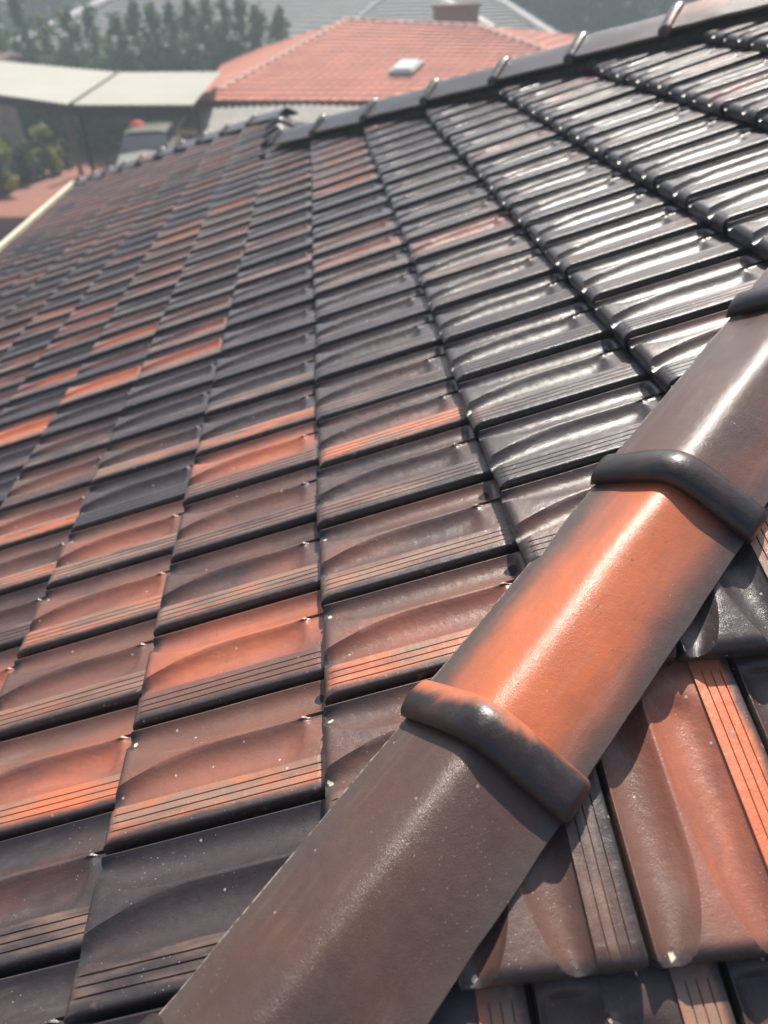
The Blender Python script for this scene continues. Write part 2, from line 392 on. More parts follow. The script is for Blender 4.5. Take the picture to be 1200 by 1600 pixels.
# looks read off the photograph: (course, row) -> flash, position, brown, lap flash
LOOK = {
 (-1,-5):(0,.5,.1,.1), (-1,-4):(0,.5,.25,.28), (-1,-3):(.22,.6,.85,.8), (-1,-2):(.72,.42,.9,.08), (-1,-1):(.12,.6,.65,.62), (-1,0):(.1,.6,.75,.35),
 (-1,1):(.62,.4,.8,.12), (-1,2):(.05,.6,.5,.85), (-1,3):(.05,.6,.35,.4), (-1,4):(0,.5,.1,.1), (-1,5):(0,.5,.15,.2), (-1,6):(0,.5,.05,.1), (-1,7):(0,.5,.1,.1), (-1,8):(.1,.5,.4,.65),
 (0,-4):(.05,.5,.75,.4), (0,-3):(.3,.6,.85,.85), (0,-2):(.12,.6,.75,.6), (0,-1):(.05,.6,.6,.35), (0,0):(.25,.65,.6,.95), (0,1):(0,.5,.5,.35), (0,2):(0,.5,.35,.2), (0,3):(0,.5,.25,.2), (0,4):(0,.5,.3,.1),
 (0,5):(.1,.6,.4,.5), (0,6):(.5,.65,.4,.7),
 (1,-3):(.1,.3,.6,.2), (1,-2):(.15,.2,.7,.1), (1,-1):(0,.5,.12,.1), (1,0):(0,.5,.1,.25), (1,1):(0,.5,.08,.1), (1,2):(0,.5,.1,.12), (1,3):(.1,.5,.4,.25), (1,4):(.1,.6,.3,.5),
 (2,-1):(.1,.2,.55,.1), (2,0):(.1,.2,.45,.2), (2,1):(0,.5,.2,.15), (2,2):(.05,.5,.35,.4), (2,3):(0,.5,.1,.1),
 (-2,-6):(0,.5,.1,.1), (-2,-5):(0,.5,.12,.1), (-2,-4):(.12,.5,.4,.3), (-2,-3):(.5,.55,.9,.95), (-2,-2):(.15,.6,.85,.62), (-2,-1):(.42,.6,.8,.8), (-2,0):(.45,.5,.8,.55), (-2,1):(0,.5,.1,.05),
 (-2,2):(.08,.5,.6,.7), (-2,3):(0,.5,.15,.2), (-2,4):(.02,.5,.2,.2), (-2,5):(.6,.65,.6,.6), (-2,6):(.5,.7,.5,.6), (-2,7):(.08,.5,.6,.3), (-2,8):(.1,.5,.5,.3),
 (-3,-2):(0,.5,.2,.1), (-3,-1):(.6,.5,.8,.85), (-3,0):(.05,.5,.55,.3), (-3,1):(.08,.5,.7,.8), (-3,2):(.4,.55,.7,.9), (-3,3):(.1,.5,.7,.15), (-3,4):(.05,.5,.6,.2), (-3,5):(.02,.5,.3,.2), (-3,6):(.85,.6,.7,.7), (-3,7):(.15,.5,.4,.1),
 (-4,3):(.0,.5,.1,.1), (-4,4):(0,.5,.2,.2), (-4,5):(.95,.55,.7,.9), (-4,6):(.1,.5,.2,.1), (-4,7):(.6,.6,.5,.5),
}
def look(k, m, rng):
    if (k, m) in LOOK: return LOOK[(k, m)]
    r = rng.random()
    dk = 0.09 if k >= 1 else (0.28 if k >= -2 else 0.40)
    if r < dk: return (rng.uniform(.25, .62), rng.uniform(.4, .7), rng.uniform(.4, .8), rng.uniform(.1, .6))
    if r < dk + (0.12 if k >= 1 else 0.35): return (rng.uniform(0, .2), .5, rng.uniform(.45, .8), rng.uniform(.1, .5))
    return (0, .5, rng.uniform(.0, .35), rng.uniform(0, .35))
def look_words(c):
    if c[0] > .38: return 'orange-flushed' if c[0] > .55 else 'reddish brown'
    if c[3] > .55: return 'dark orange-edged' if c[2] < .6 else 'brown orange-edged'
    return 'brown glazed' if c[2] > .5 else 'near-black glazed'

def cut_mesh(me, M, planes):
    """copy of the mesh with everything beyond the given world planes cut away"""
    bm = bmesh.new(); bm.from_mesh(me); Mi = M.inverted()
    for co, no in planes:
        bmesh.ops.bisect_plane(bm, geom=bm.verts[:]+bm.edges[:]+bm.faces[:], plane_co=Mi @ co, plane_no=(Mi.to_3x3() @ no).normalized(), clear_outer=True)
    if not bm.faces: bm.free(); return None
    m2 = bpy.data.meshes.new(me.name); bm.to_mesh(m2); bm.free(); m2.materials.append(M_TILE)
    return m2

def hip_plane(S, Cc, margin, sign):
    """vertical plane along a hip; outer side has the sign of y - (S x + C)"""
    n = Vector((-S, 1, 0)).normalized()*sign
    return Vector((0, Cc, 0)) - n*margin, n

cand = []
rng = random.Random(11)
for k in range(-10, 8):
    o = OFF.get(k, .5 if k % 2 else 0)
    for m in range(-20, 60):
        y0 = (o+m)*TW; c = look(k, m, rng)
        X = k*G + rng.uniform(-.0035, .0035)
        org = Vector((X*CA, y0+TW+rng.uniform(-.0012, .0012), X*SA)) + Vector((-SA, 0, CA))*rng.uniform(-.001, .0012)
        M = Matrix.Translation(org) @ FM.to_4x4() @ Matrix.Rotation(rng.uniform(-.006, .006), 4, 'Z') @ Matrix.Rotation(rng.uniform(-.007, .007), 4, 'X') @ Matrix.Rotation(rng.uniform(-.012, .012), 4, 'Y')
        cen = M @ Vector((TW/2, G/2, .01))
        corners = [M @ Vector(q) for q in ((0, 0, 0), (TW, 0, 0), (0, G, 0), (TW, G, 0))]
        # keep those on the face
        def inside(p, mg):
            if p.y < S1*p.x + C1 - mg: return False
            if p.x > XR-0.02: return p.y < S2*p.x + C2 + mg
            return p.y < S3*p.x + C3 + mg
        if not any(inside(q, 0) for q in corners): continue
        if any(q.x > XR + .03 and q.y > S2*q.x+C2 for q in corners) and all(q.y > S2*q.x+C2+.02 for q in corners): continue
        pr = [project(q) for q in corners]
        if any(p is None for p in pr): continue
        xs = [p[0] for p in pr]; ys = [p[1] for p in pr]
        dx = max(0, max(min(xs)-1200, -max(xs))); dy = max(0, max(min(ys)-1600, -max(ys)))
        marg = max(dx, dy)
        if marg > 420: continue
        area = (max(xs)-min(xs))*(max(ys)-min(ys))
        cand.append(dict(k=k, m=m, M=M, c=c, marg=marg, area=area, corners=corners, y0=y0, face='main'))
# right-hand face
REDGE = {0: .551, -1: .420, 1: .687, -2: .551, 2: .551}
LOOKR = {(0, 0): (.5, .6, .95, 1.25), (0, -1): (.05, .5, .6, .2), (0, 1): (.3, .6, .7, .6), (-1, 0): (.05, .5, .6, .75), (-1, -1): (0, .4, .15, .9), (-1, 1): (.05, .5, .6, .3), (-1, -2): (0, .5, .2, .2), (1, 0): (.05, .5, .15, .85), (1, 1): (.3, .5, .5, .9), (1, -1): (0, .5, .3, .2)}
for k in range(-2, 4):
    for m in range(-6, 7):
        c = LOOKR.get((k, m), (rng.choice((0, .1, .5)), .5, rng.uniform(.1, .8), rng.uniform(0, .8)))
        xr = REDGE.get(k, .62) + m*TW; Y = -0.043 + k*G
        org = Vector((xr-TW, C1+Y*CB, Y*SB))
        M = Matrix.Translation(org) @ FR.to_4x4() @ Matrix.Rotation(rng.uniform(-.004, .004), 4, 'Z')
        corners = [M @ Vector(q) for q in ((0, 0, 0), (TW, 0, 0), (0, G, 0), (TW, G, 0))]
        if not any(q.y < S1*q.x + C1 for q in corners): continue
        pr = [project(q) for q in corners]
        if any(p is None for p in pr): continue
        xs = [p[0] for p in pr]; ys = [p[1] for p in pr]
        marg = max(0, max(min(xs)-1200, -max(xs)), max(min(ys)-1600, -max(ys)))
        if marg > 420: continue
        cand.append(dict(k=k, m=m, M=M, c=c, marg=marg, area=1e6 if marg == 0 else 0, corners=corners, y0=0, face='right'))
vis = sorted([q for q in cand if q['marg'] == 0], key=lambda q: -q['area'])
print('TILES candidates', len(cand), 'in view', len(vis))
single = vis[:300]; rest = vis[300:] + [q for q in cand if q['marg'] > 0]

# numbering inside each course, for the labels
courses = {}
for q in cand: courses.setdefault((q['face'], q['k']), []).append(q)
for key, lst in courses.items():
    lst.sort(key=lambda q: q['m'])
    inv_ = [q for q in lst if q['marg'] == 0]
    for i, q in enumerate(inv_): q['n0'] = i+1; q['n1'] = len(inv_)-i
n_tile = 0
def tile_planes(q):
    pl = []
    if q['face'] == 'main':
        if any(p.y < S1*p.x + C1 + .04 for p in q['corners']): pl.append(hip_plane(S1, C1, .085, -1))
        if q['corners'][0].x > XR-.34*CA and any(p.y > S2*p.x + C2 - .04 for p in q['corners']) and min(p.x for p in q['corners']) > XR-.2: pl.append(hip_plane(S2, C2, .03, 1))
        elif any(p.y > S3*p.x + C3 - .04 for p in q['corners']): pl.append(hip_plane(S3, C3, .03, 1))
        if min(p.x for p in q['corners']) < XR < max(p.x for p in q['corners'])+.05 and q['y0'] > S2*XR+C2-.25: pl.append((Vector((XR-.03, 0, 0)), Vector((1, 0, 0))))
    else:
        if any(p.y > S1*p.x + C1 - .04 for p in q['corners']): pl.append(hip_plane(S1, C1, .085, 1))
    return pl
for i, q in enumerate(single):
    vm = VARS[(q['k']*7 + q['m']*3) % 4]; c = q['c']; w = look_words(c)
    if q['face'] == 'main':
        co = ordinal(q['k']+11)
        if q['k'] >= -1 and q['n0'] <= q['n1']: lab = f"{w} clay tile, {ordinal(q['n0'])} from the near hip, {co} course above the gutter"
        elif q['k'] < -1 and q['n0'] <= q['n1']: lab = f"{w} tile, {ordinal(q['n0'])} from lower left border, {co} course above gutter"
        else: lab = f"{w} clay tile, {ordinal(q['n1'])} from the far hip, {co} course above the gutter"
        grp = 'clay tiles on the large glossy roof face'
    else:
        cn = {0: 'middle', -1: 'bottom', 1: 'upper', 2: 'top', -2: 'lowest'}.get(q['k'], 'top')
        lab = f"{w} tile right of the near hip, {ordinal(q['n0'])} from it in the {cn} course"
        grp = 'clay tiles on the roof face right of the near hip'
    pl = tile_planes(q)
    if pl:
        vm = [cut_mesh(me, q['M'], pl) for me in vm]
        if not any(vm): continue
    r = empty('roof_tile', (0, 0, 0), lab, 'roof tile', grp); r.matrix_world = q['M']; r['kind'] = 'thing'
    r.empty_display_size = .02
    for nm, me in zip(('pan_body', 'ribbed_lap'), vm):
        if me is None: continue
        o = bpy.data.objects.new(nm, me); COL.objects.link(o); o.parent = r; o.color = c
# everything smaller or beyond the picture's edge: one object, colours in a mesh attribute-free slot set
if rest:
    P = far_tile_mesh(); nr, nc = len(P), len(P[0])
    mats = []
    for i in range(6):
        pass
    bmA = bmesh.new()
    v, f, cols = [], [], []
    for q in rest:
        base = len(v); M = q['M']
        vs = [M @ p for row in P for p in row]; c = q['c']
        fs = [(a*nc+b, a*nc+b+1, (a+1)*nc+b+1, (a+1)*nc+b) for a in range(nr-1) for b in range(nc-1)]
        pl = tile_planes(q)
        if pl:
            bm = bmesh.new(); bv = [bm.verts.new(p) for p in vs]
            for ff in fs: bm.faces.new([bv[t] for t in ff])
            for co, no in pl: bmesh.ops.bisect_plane(bm, geom=bm.verts[:]+bm.edges[:]+bm.faces[:], plane_co=co, plane_no=no, clear_outer=True)
            bm.verts.index_update(); vs = [x.co.copy() for x in bm.verts]; fs = [tuple(x.index for x in ff.verts) for ff in bm.faces]; bm.free()
        Mi = M.inverted()
        for p in vs:
            lp = Mi @ p; v.append(p)
            s = max(0, c[0]*1.3-.15-abs(lp.x/TW-c[1])*.8-abs(lp.y-.2)*1.2)
            if lp.x/TW > .745: s = max(0, c[3]-.3)*1.2
            s = min(1, s)
            cols.append((lerp(lerp(BLACK[0], BROWN[0], c[2]), ORANGE[0]*.8, s), lerp(lerp(BLACK[1], BROWN[1], c[2]), ORANGE[1]*.9, s), lerp(lerp(BLACK[2], BROWN[2], c[2]), ORANGE[2], s), 1))
        f += [tuple(base+t for t in ff) for ff in fs]
    bmA.free()
    g = NG('distant_glazed_terracotta'); at = g.n('ShaderNodeAttribute'); at.attribute_name = 'clay'
    oc = g.coord(); nn = g.noise(oc, 30, 3, .6)
    g.l(g.mix(g.range(nn, .35, .75, 0, .3), at.outputs['Color'], (0.12, 0.1, 0.09)), g.b.inputs['Base Color'])
    g.l(g.range(nn, .3, .7, .3, .48), g.b.inputs['Roughness']); g.b.inputs['Coat Weight'].default_value = .5; g.b.inputs['Coat Roughness'].default_value = .22
    me = make_mesh('distant_tiles', v, f, g.m, 38)
    ca = me.color_attributes.new('clay', 'FLOAT_COLOR', 'POINT')
    ca.data.foreach_set('color', [x for cc in cols for x in cc])
    tag(mesh_obj('distant_roof_tiles', me), 'dark clay tiles too small or cut by the edge of the photo', 'roof tiles', None, 'stuff')

# ------------------------------------------------------------------ roof deck under the tiles
def up(x, y, d=-.02): return Vector((x, y, zmain(x)+d))
EX = -10*G*CA + 0.03
mb = MB()
apx = (C2-C1)/(S1-S2); apy = S1*apx+C1
xa = -2.6
mb.f.append(tuple(range(len(mb.v), len(mb.v)+8)))
mb.v += [up(EX, S1*EX+C1), up(apx, apy), up(XR, S2*XR+C2), up(XR, S3*XR+C3), up(EX, S3*EX+C3), up(EX, 6), up(EX, 0), up(EX, -2)]
zr = lambda x, y: Vector((x, y, zright(y)-.02))
n = len(mb.v); mb.v += [Vector((EX, S1*EX+C1, zmain(EX)-.02)), zr(6, S1*EX+C1), zr(6, apy), zr(apx, apy)]; mb.f.append((n, n+1, n+2, n+3))
# far slopes falling away behind the hips
zf = lambda x, y, x0, S, Cc: Vector((x, y, zmain(x0)-.02-(y-(S*x0+Cc))*.38))
n = len(mb.v); mb.v += [up(apx, apy), up(XR, S2*XR+C2), Vector((XR+3.2, S2*XR+C2+3, zmain(XR)-1.2)), Vector((apx+3.5, apy+3, .1)), ]; mb.f.append((n, n+1, n+2, n+3))
n = len(mb.v); mb.v += [up(XR, S2*XR+C2), up(XR, S3*XR+C3), Vector((XR+3.2, S3*XR+C3+3.6, zmain(EX))), Vector((XR+3.2, S2*XR+C2, zmain(EX)))]; mb.f.append((n, n+1, n+2, n+3))
n = len(mb.v); mb.v += [up(XR, S3*XR+C3), up(EX, S3*EX+C3), Vector((XR+3.2, S3*EX+C3, zmain(EX)))]; mb.f.append((n, n+1, n+2))
deck = mb.build('roof_deck', M_SARK); tag(deck, 'dark underlay seen only in the gaps beneath the clay roof tiles', 'roof underlay')

# ------------------------------------------------------------------ hip and ridge caps
HW = 0.12; RISE = 0.058
def cap_h(u, e=.14):
    a = math.sqrt(u*u+e*e)-e; a1 = math.sqrt(1+e*e)-e
    return RISE*(1 - a/a1) + 0.003
def cap_meshes(Lc, seed, hw=HW, lift=.016, hs=1.0):
    us = [-1, -.985, -.9, -.8, -.7, -.6, -.5, -.4, -.32, -.25, -.19, -.13, -.07, 0, .07, .13, .19, .25, .32, .4, .5, .6, .7, .8, .9, .985, 1]
    def pt(u, y, dz=0.0):
        w = noise.noise(Vector((u*2+seed*5.1, y*7, seed)))*.0022 + noise.noise(Vector((u*9+seed, y*30, seed*3)))*.0005
        wx = 1 + .02*noise.noise(Vector((y*14, seed, 0)))
        return Vector((u*hw*wx, y, cap_h(u)*hs + lift*(1-y/Lc) + w + dz))
    rows = [.03, .045, .055, .062, .075] + [Lc*i/12 for i in range(2, 13)] + [Lc+.05]
    P = []
    for y in rows:
        r = [pt(u, y) for u in us]
        eL = r[0] + Vector((.001, 0, -.011)); eR = r[-1] + Vector((-.001, 0, -.011))
        iL = eL + Vector((.02, 0, .004)); iR = eR + Vector((-.02, 0, .004))
        nz = noise.noise(Vector((y*40, seed, 2)))*.0014; eL.z += nz; eR.z -= nz; eR.x += nz
        P.append([iL, eL] + r + [eR, iR])
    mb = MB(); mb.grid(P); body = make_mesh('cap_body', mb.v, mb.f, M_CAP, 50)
    # collar: a rounded bead swept over the section
    P = []
    vs = [-1.07, -1.05, -1.02, -.97] + [u for u in us if abs(u) < .95] + [.97, 1.02, 1.05, 1.07]
    N = 12
    for i, u in enumerate(vs):
        a = abs(u); end = max(0, (a-1.0)/.07); sh = math.sqrt(max(0, 1-end*end)) if end < 1 else .05
        uc = max(-1, min(1, u)); cz = cap_h(uc, .24)*hs + lift - (max(0, a-1))*hw*.45
        ring = []
        for k in range(N+1):
            t = math.pi*k/N
            rr = 1+.05*noise.noise(Vector((u*4, k*.5, seed*2)))
            yy = .031 - .031*math.cos(t)*(.6+.4*sh)
            ring.append(Vector((u*hw*1.01, yy, cz-.006 + .022*math.sin(t)*rr*(.35+.65*sh))))
        ring = [Vector((u*hw, .004, cz-.016))] + ring + [Vector((u*hw, .058, cz-.014))]
        P.append(ring)
    mb = MB(); mb.grid(P)
    n0 = 0; m_ = len(P[0]); mb.f.append(tuple(range(m_))[::-1]); b0 = (len(P)-1)*m_; mb.f.append(tuple(range(b0, b0+m_)))
    col = make_mesh('cap_collar', mb.v, mb.f, M_COLLAR, 60)
    return body, col
def place_cap(pos, axis, side, Lc, c, label, group, seed, cat='ridge cap', name='hip_cap', **kw):
    axis = Vector(axis).normalized(); side = Vector(side); side = (side - axis*side.dot(axis)).normalized(); nrm = side.cross(axis)
    R = Matrix((side, axis, nrm)).transposed().to_4x4()
    r = empty(name, (0, 0, 0), label, cat, group); r.matrix_world = Matrix.Translation(pos) @ R
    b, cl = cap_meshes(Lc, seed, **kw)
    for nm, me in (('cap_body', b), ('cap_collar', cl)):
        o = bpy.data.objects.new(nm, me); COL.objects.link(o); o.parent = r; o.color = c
    return r
ax1 = Vector((1, S1, math.tan(ALPHA))); sd1 = Vector((S1, -1, 0)).normalized()
step = .345; Lc1 = step*ax1.length
caps = [(-.503, (.05, .5, .75, 0), 'brown near hip cap lowest in the photo, at its bottom edge'),
        (-.158, (0, .3, .8, 0), 'large plain brown hip cap in the foreground, below the orange one'),
        (.187, (1.0, .52, .8, 0), 'bright orange hip cap with dark rounded collar, centre of the near hip'),
        (.532, (.16, .85, .85, 0), 'brown hip cap just above the bright orange one on the near hip'),
        (.877, (.3, .5, .7, 0), 'reddish brown hip cap at the right edge of the photo'),
        (1.222, (.1, .5, .5, 0), 'brown near hip cap highest up, past the right edge')]
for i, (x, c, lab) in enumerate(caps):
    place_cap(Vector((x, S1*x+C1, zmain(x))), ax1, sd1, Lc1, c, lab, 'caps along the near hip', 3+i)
# far hip
ax2 = Vector((1, S2, math.tan(ALPHA))); sd2 = Vector((S2, -1, 0)).normalized()*-1
sd2 = Vector((-S2*-1, 1, 0)).normalized() if False else Vector((-1*S2, -1, 0)).normalized()
sd2 = Vector((S2, -1, 0)).normalized()      # horizontal, perpendicular to the hip, towards the camera side
if sd2.y > 0: sd2 = -sd2
def fx(x): return x + .12*abs(sd2.x)        # edge x -> centre x
fxs = [-.211, .084, .397, .712, 1.013, 1.293, 1.581, 1.87, 2.16]
flab = ['lowest', 'second', 'third', 'fourth', 'fifth', 'sixth', 'seventh', 'eighth', 'ninth']
for i, x in enumerate(fxs):
    xc = x
    c = (.45, .5, .7, 0) if i == 6 else (.05, .5, .35, 0)
    nxt = fxs[i+1] if i+1 < len(fxs) else x+.27
    place_cap(Vector((xc, S2*xc+C2, zmain(xc)+.03)), ax2, -sd2 if False else sd2, (nxt-x)*ax2.length, c,
              f"{'reddish' if i == 6 else 'dark grey'} cap on the far hip, {ordinal(i+1)} counted up from its lower end",
              'caps along the far hip', 20+i, hs=1.3, hw=.125)
# short ridge
for i in range(3):
    y = S2*XR+C2+.42 + i*.40
    place_cap(Vector((XR, y, zmain(XR)-.035)), Vector((0, 1, 0)), Vector((1, 0, 0)), .40, (.02, .5, .3, 0),
              f"dark cap on the short ridge beyond the far hip, {ORD[i+1]} going away", 'caps along the short ridge', 40+i, name='ridge_cap')
ax3 = Vector((-1, -S3, -math.tan(ALPHA))); ax3u = -ax3
sd3 = Vector((S3, -1, 0)).normalized()
i = 0; x = EX+.05
while x < XR-.05:
    c = (.6, .5, .6, 0) if i == 4 else (.05, .5, .3+.3*random.random(), 0)
    place_cap(Vector((x, S3*x+C3, zmain(x))), ax3u, sd3, .29*ax3u.length, c,
              f"{'reddish' if i == 4 else 'grey'} cap on the low hip that climbs from the pale gutter, {ordinal(i+1)} from the gutter", 'caps along the low hip', 60+i)
    x += .29; i += 1

# mortar bedding under the caps
def bedding(name, label, pA, pB, side, seed, rise=0.0):
    pA, pB = Vector(pA)+Vector((0, 0, rise)), Vector(pB)+Vector((0, 0, rise)); ax = (pB-pA); Ln = ax.length; ax.normalize(); N = int(Ln/.008); P = []
    side = Vector(side).normalized(); upv = Vector((0, 0, 1))
    for i in range(N+1):
        y = Ln*i/N; row = []
        a = noise.noise(Vector((y*16, seed, 0)))*.011 + noise.noise(Vector((y*55, seed, 4)))*.005
        for (s, z) in ((0, .02), (.05, .004), (.085, -.014), (.1, -.02), (.106, -.034), (.104, -.06), (.06, -.08)):
            k = a*(.7 if s > .09 else .2); b = noise.noise(Vector((y*90, s*90, z*90+seed)))*.003
            row.append(pA + ax*y + side*(s+k+b) + upv*(z-.004))
        P.append(row)
    mb = MB(); mb.grid(P); o = mb.build(name, M_MORTAR, None, 70); tag(o, label, 'mortar'); return o
z3 = lambda x, S, Cc: Vector((x, S*x+Cc, zmain(x)))
bedding('mortar_bed', 'dark crumbly mortar under the right edge of the near hip caps', z3(-.7, S1, C1), z3(1.5, S1, C1), sd1, 1)
bedding('mortar_bed', 'thin line of mortar under the left edge of the near hip caps', z3(-.7, S1, C1), z3(1.5, S1, C1), -sd1, 2)
bedding('mortar_bed', 'shadowed mortar under the dark caps of the far hip', z3(-.3, S2, C2), z3(2.2, S2, C2), sd2, 3, .032)
bedding('mortar_bed', 'mortar under the grey caps of the low hip', z3(EX, S3, C3), z3(XR, S3, C3), sd3, 4)

# ------------------------------------------------------------------ gutter, fascia
M_CREAM = simple('cream_paint', (0.72, 0.68, 0.52), .4, .12, 3, bump=.05, coat=.2)
gz = zmain(EX) - .012
mb = MB(); yA, yB = -2.0, S3*EX+C3+.25; prof = [(.02, -.10), (-.135, -.10), (-.145, -.09), (-.145, .0), (-.168, .008), (-.168, .02), (-.118, .02), (-.118, -.088), (.01, -.088), (.01, .01), (.02, .01)]
mb.grid([[Vector((EX+a, y, gz+b)) for a, b in prof + [prof[0]]] for y in (yA, yB)])
n = len(mb.v); mb.v += [Vector((EX+a, yB, gz+b)) for a, b in [prof[0], prof[1], prof[3], prof[4], prof[5], prof[6], prof[8], prof[9], prof[10]]]
gut = empty('gutter', (EX, yA, gz), 'cream painted metal gutter along the eave at the upper left', 'gutter')
o = mesh_obj('trough', make_mesh('trough', [p - Vector((EX, yA, gz)) for p in mb.v], mb.f, M_CREAM), gut)
mb = MB(); mb.box((.05, (yB-yA)/2, -.13), (.025, yB-yA-.1, .2)); mb.build('fascia', M_CREAM, gut)
hm = simple('rendered_wall', (0.45, 0.38, 0.3), .9)
mb = MB(); mb.box((EX+2.0+.6, 3.2, -2.8), (3.0, 11, 2.3)); o = mb.build('house_wall', hm); tag(o, 'rendered walls of the house that carries the tiled roof', 'house wall')

# ------------------------------------------------------------------ surroundings
GZ = -4.5
def at(u, v, y):
    """point where the line of sight of a photo pixel meets the vertical plane at depth y (metres)"""
    d = RT*((u-600)/1200) + DN*((v-800)/1200) + FW
    return Vector((0.0567794, -1.2939012, 0.8978999)) + d*((y+1.2939012)/d.y)
def atz(u, v, z):
    d = RT*((u-600)/1200) + DN*((v-800)/1200) + FW
    return Vector((0.0567794, -1.2939012, 0.8978999)) + d*((z-0.8978999)/d.z)

M_GROUND = simple('dry_soil', (0.16, 0.12, 0.085), .95, .4, .5)
M_PAVE = paving('brick_paving')
mb = MB(); mb.quad((-1500, -300, GZ), (1500, -300, GZ), (1500, 2500, GZ), (-1500, 2500, GZ))
tag(mb.build('ground', M_GROUND), kind='structure')
mb = MB(); mb.quad((-11.0, 8, GZ+.004), (-2.0, 8, GZ+.004), (-2.5, 33, GZ+.004), (-11.5, 33, GZ+.004))
tag(mb.build('brick_paved_yard', M_PAVE), kind='structure')

def tiled(mb, a, b, c, d, n, per=.3, amp=.022, step=.026):
    """profiled roof sheet: a-b along the eave, d-c along the ridge, n courses"""
    a, b, c, d = map(Vector, (a, b, c, d)); nr = (b-a).cross(d-a).normalized()
    if nr.z < 0: nr = -nr
    W_ = (b-a).length; m = max(4, min(420, int(W_/per*4)))
    P = []
    for i in range(n):
        for (t, h) in ((i/n, step), ((i+1)/n-.0001, 0.0)):
            A = a.lerp(d, t); B = b.lerp(c, t); row = []
            if h: row.append([A.lerp(B, j/m) + nr*(-.005) for j in range(m+1)])
            r = []
            for j in range(m+1):
                p = A.lerp(B, j/m); x = (p-a).dot((b-a).normalized())
                r.append(p + nr*(h+amp*abs(math.sin(math.pi*x/per))))
            if row: P.append(row[0])
            P.append(r)
    mb.grid(P)
def cap_line(mb, a, b, w=.14, h=.08, seg=.42):
    a, b = Vector(a), Vector(b); L_ = (b-a).length; ax = (b-a)/L_; sd = ax.cross(Vector((0, 0, 1))).normalized(); n = max(1, int(L_/seg))
    for i in range(n):
        p, q = a+ax*L_*i/n, a+ax*(L_*(i+1)/n)
        pr = [(-w, 0), (-w*.6, h*.7), (0, h), (w*.6, h*.7), (w, 0)]
        mb.grid([[p+sd*s*1.08+Vector((0, 0, z*1.15)) for s, z in pr], [q+sd*s+Vector((0, 0, z)) for s, z in pr]])
        mb.box(p+Vector((0, 0, h*.45)), (w*2.0, .05, h*1.1), Matrix((sd, ax, Vector((0, 0, 1)))).transposed())

# red-roofed neighbour
M_RED = simple('red_cement_tile', (0.42, 0.13, 0.08), .8, .25, 1.2, bump=.3, col2=(0.29, 0.085, 0.055))
M_REDCAP = simple('pale_red_capping', (0.46, 0.24, 0.18), .75, .2, 3)
M_WALLP = simple('pale_brick_wall', (0.42, 0.33, 0.26), .9, .3, 5)
A_, B_, E_, L_, K_ = Vector((1.2, 28.8, -.3)), Vector((5.0, 25.2, -.5)), Vector((8.0, 16.2, -1.6)), Vector((-3.0, 21.6, -1.6)), Vector((-3.4, 33.8, -1.6))
R2 = Vector((13.5, 25.5, -1.6))
red = empty('neighbouring_house', (2, 24, GZ), "neighbour's house with a red tiled hip roof, beyond the far hip caps", 'house')
def loc(v, root): return Vector(v) - root.location
def build_in(mb, name, mat, root, smooth=None):
    off = Vector(root.location) if root else Vector()
    mb.v = [p-off for p in mb.v]; return mb.build(name, mat, root, smooth)
mb = MB(); tiled(mb, L_, E_, B_, A_, 19); tiled(mb, K_, L_, A_, A_+Vector((.01, .01, 0)), 17); tiled(mb, E_, R2, B_+Vector((.05, 0, 0)), B_, 17)
tiled(mb, R2, K_, A_, B_, 17)
roof = build_in(mb, 'roof', M_RED, red)
mb = MB(); cap_line(mb, L_, A_); cap_line(mb, A_, B_); cap_line(mb, B_, E_); build_in(mb, 'ridge_capping', M_REDCAP, red)
mb = MB()
pts = [L_.lerp(R2, .04), E_.lerp(K_, .04), R2.lerp(L_, .04), K_.lerp(E_, .04)]
for i in range(4):
    p, q = pts[i], pts[(i+1) % 4]; mb.quad((p.x, p.y, GZ), (q.x, q.y, GZ), (q.x, q.y, -1.6), (p.x, p.y, -1.6))
build_in(mb, 'wall', M_WALLP, red)
# white roof vent on it
c = (L_+E_+A_+B_)/4
nrm = (E_-L_).cross(A_-L_).normalized(); nrm = nrm if nrm.z > 0 else -nrm
def on_plane(u, v, p0, n, lift=0):
    d = RT*((u-600)/1200) + DN*((v-800)/1200) + FW; C0 = Vector((0.0567794, -1.2939012, 0.8978999))
    return C0 + d*((Vector(p0)-C0).dot(n)/d.dot(n)) + n*lift
vc = on_plane(636, 113, L_, nrm, .08); ex = (E_-L_).normalized(); ey = nrm.cross(ex)
M_WHITE = simple('white_metal', (0.4, 0.4, 0.38), .45, .08, 3)
RR = Matrix((ex, ey, nrm)).transposed()
v_ = empty('skylight', vc, 'small white skylight box on the red tiled roof', 'skylight')
mb = MB(); mb.box((0, 0, 0), (.66, .95, .16), RR); mb.build('frame', M_WHITE, v_)
mb = MB(); mb.box(nrm*.1, (.5, .78, .05), RR); mb.build('dome', simple('milky_plastic', (0.7, 0.74, 0.76), .2, .05, 3), v_)

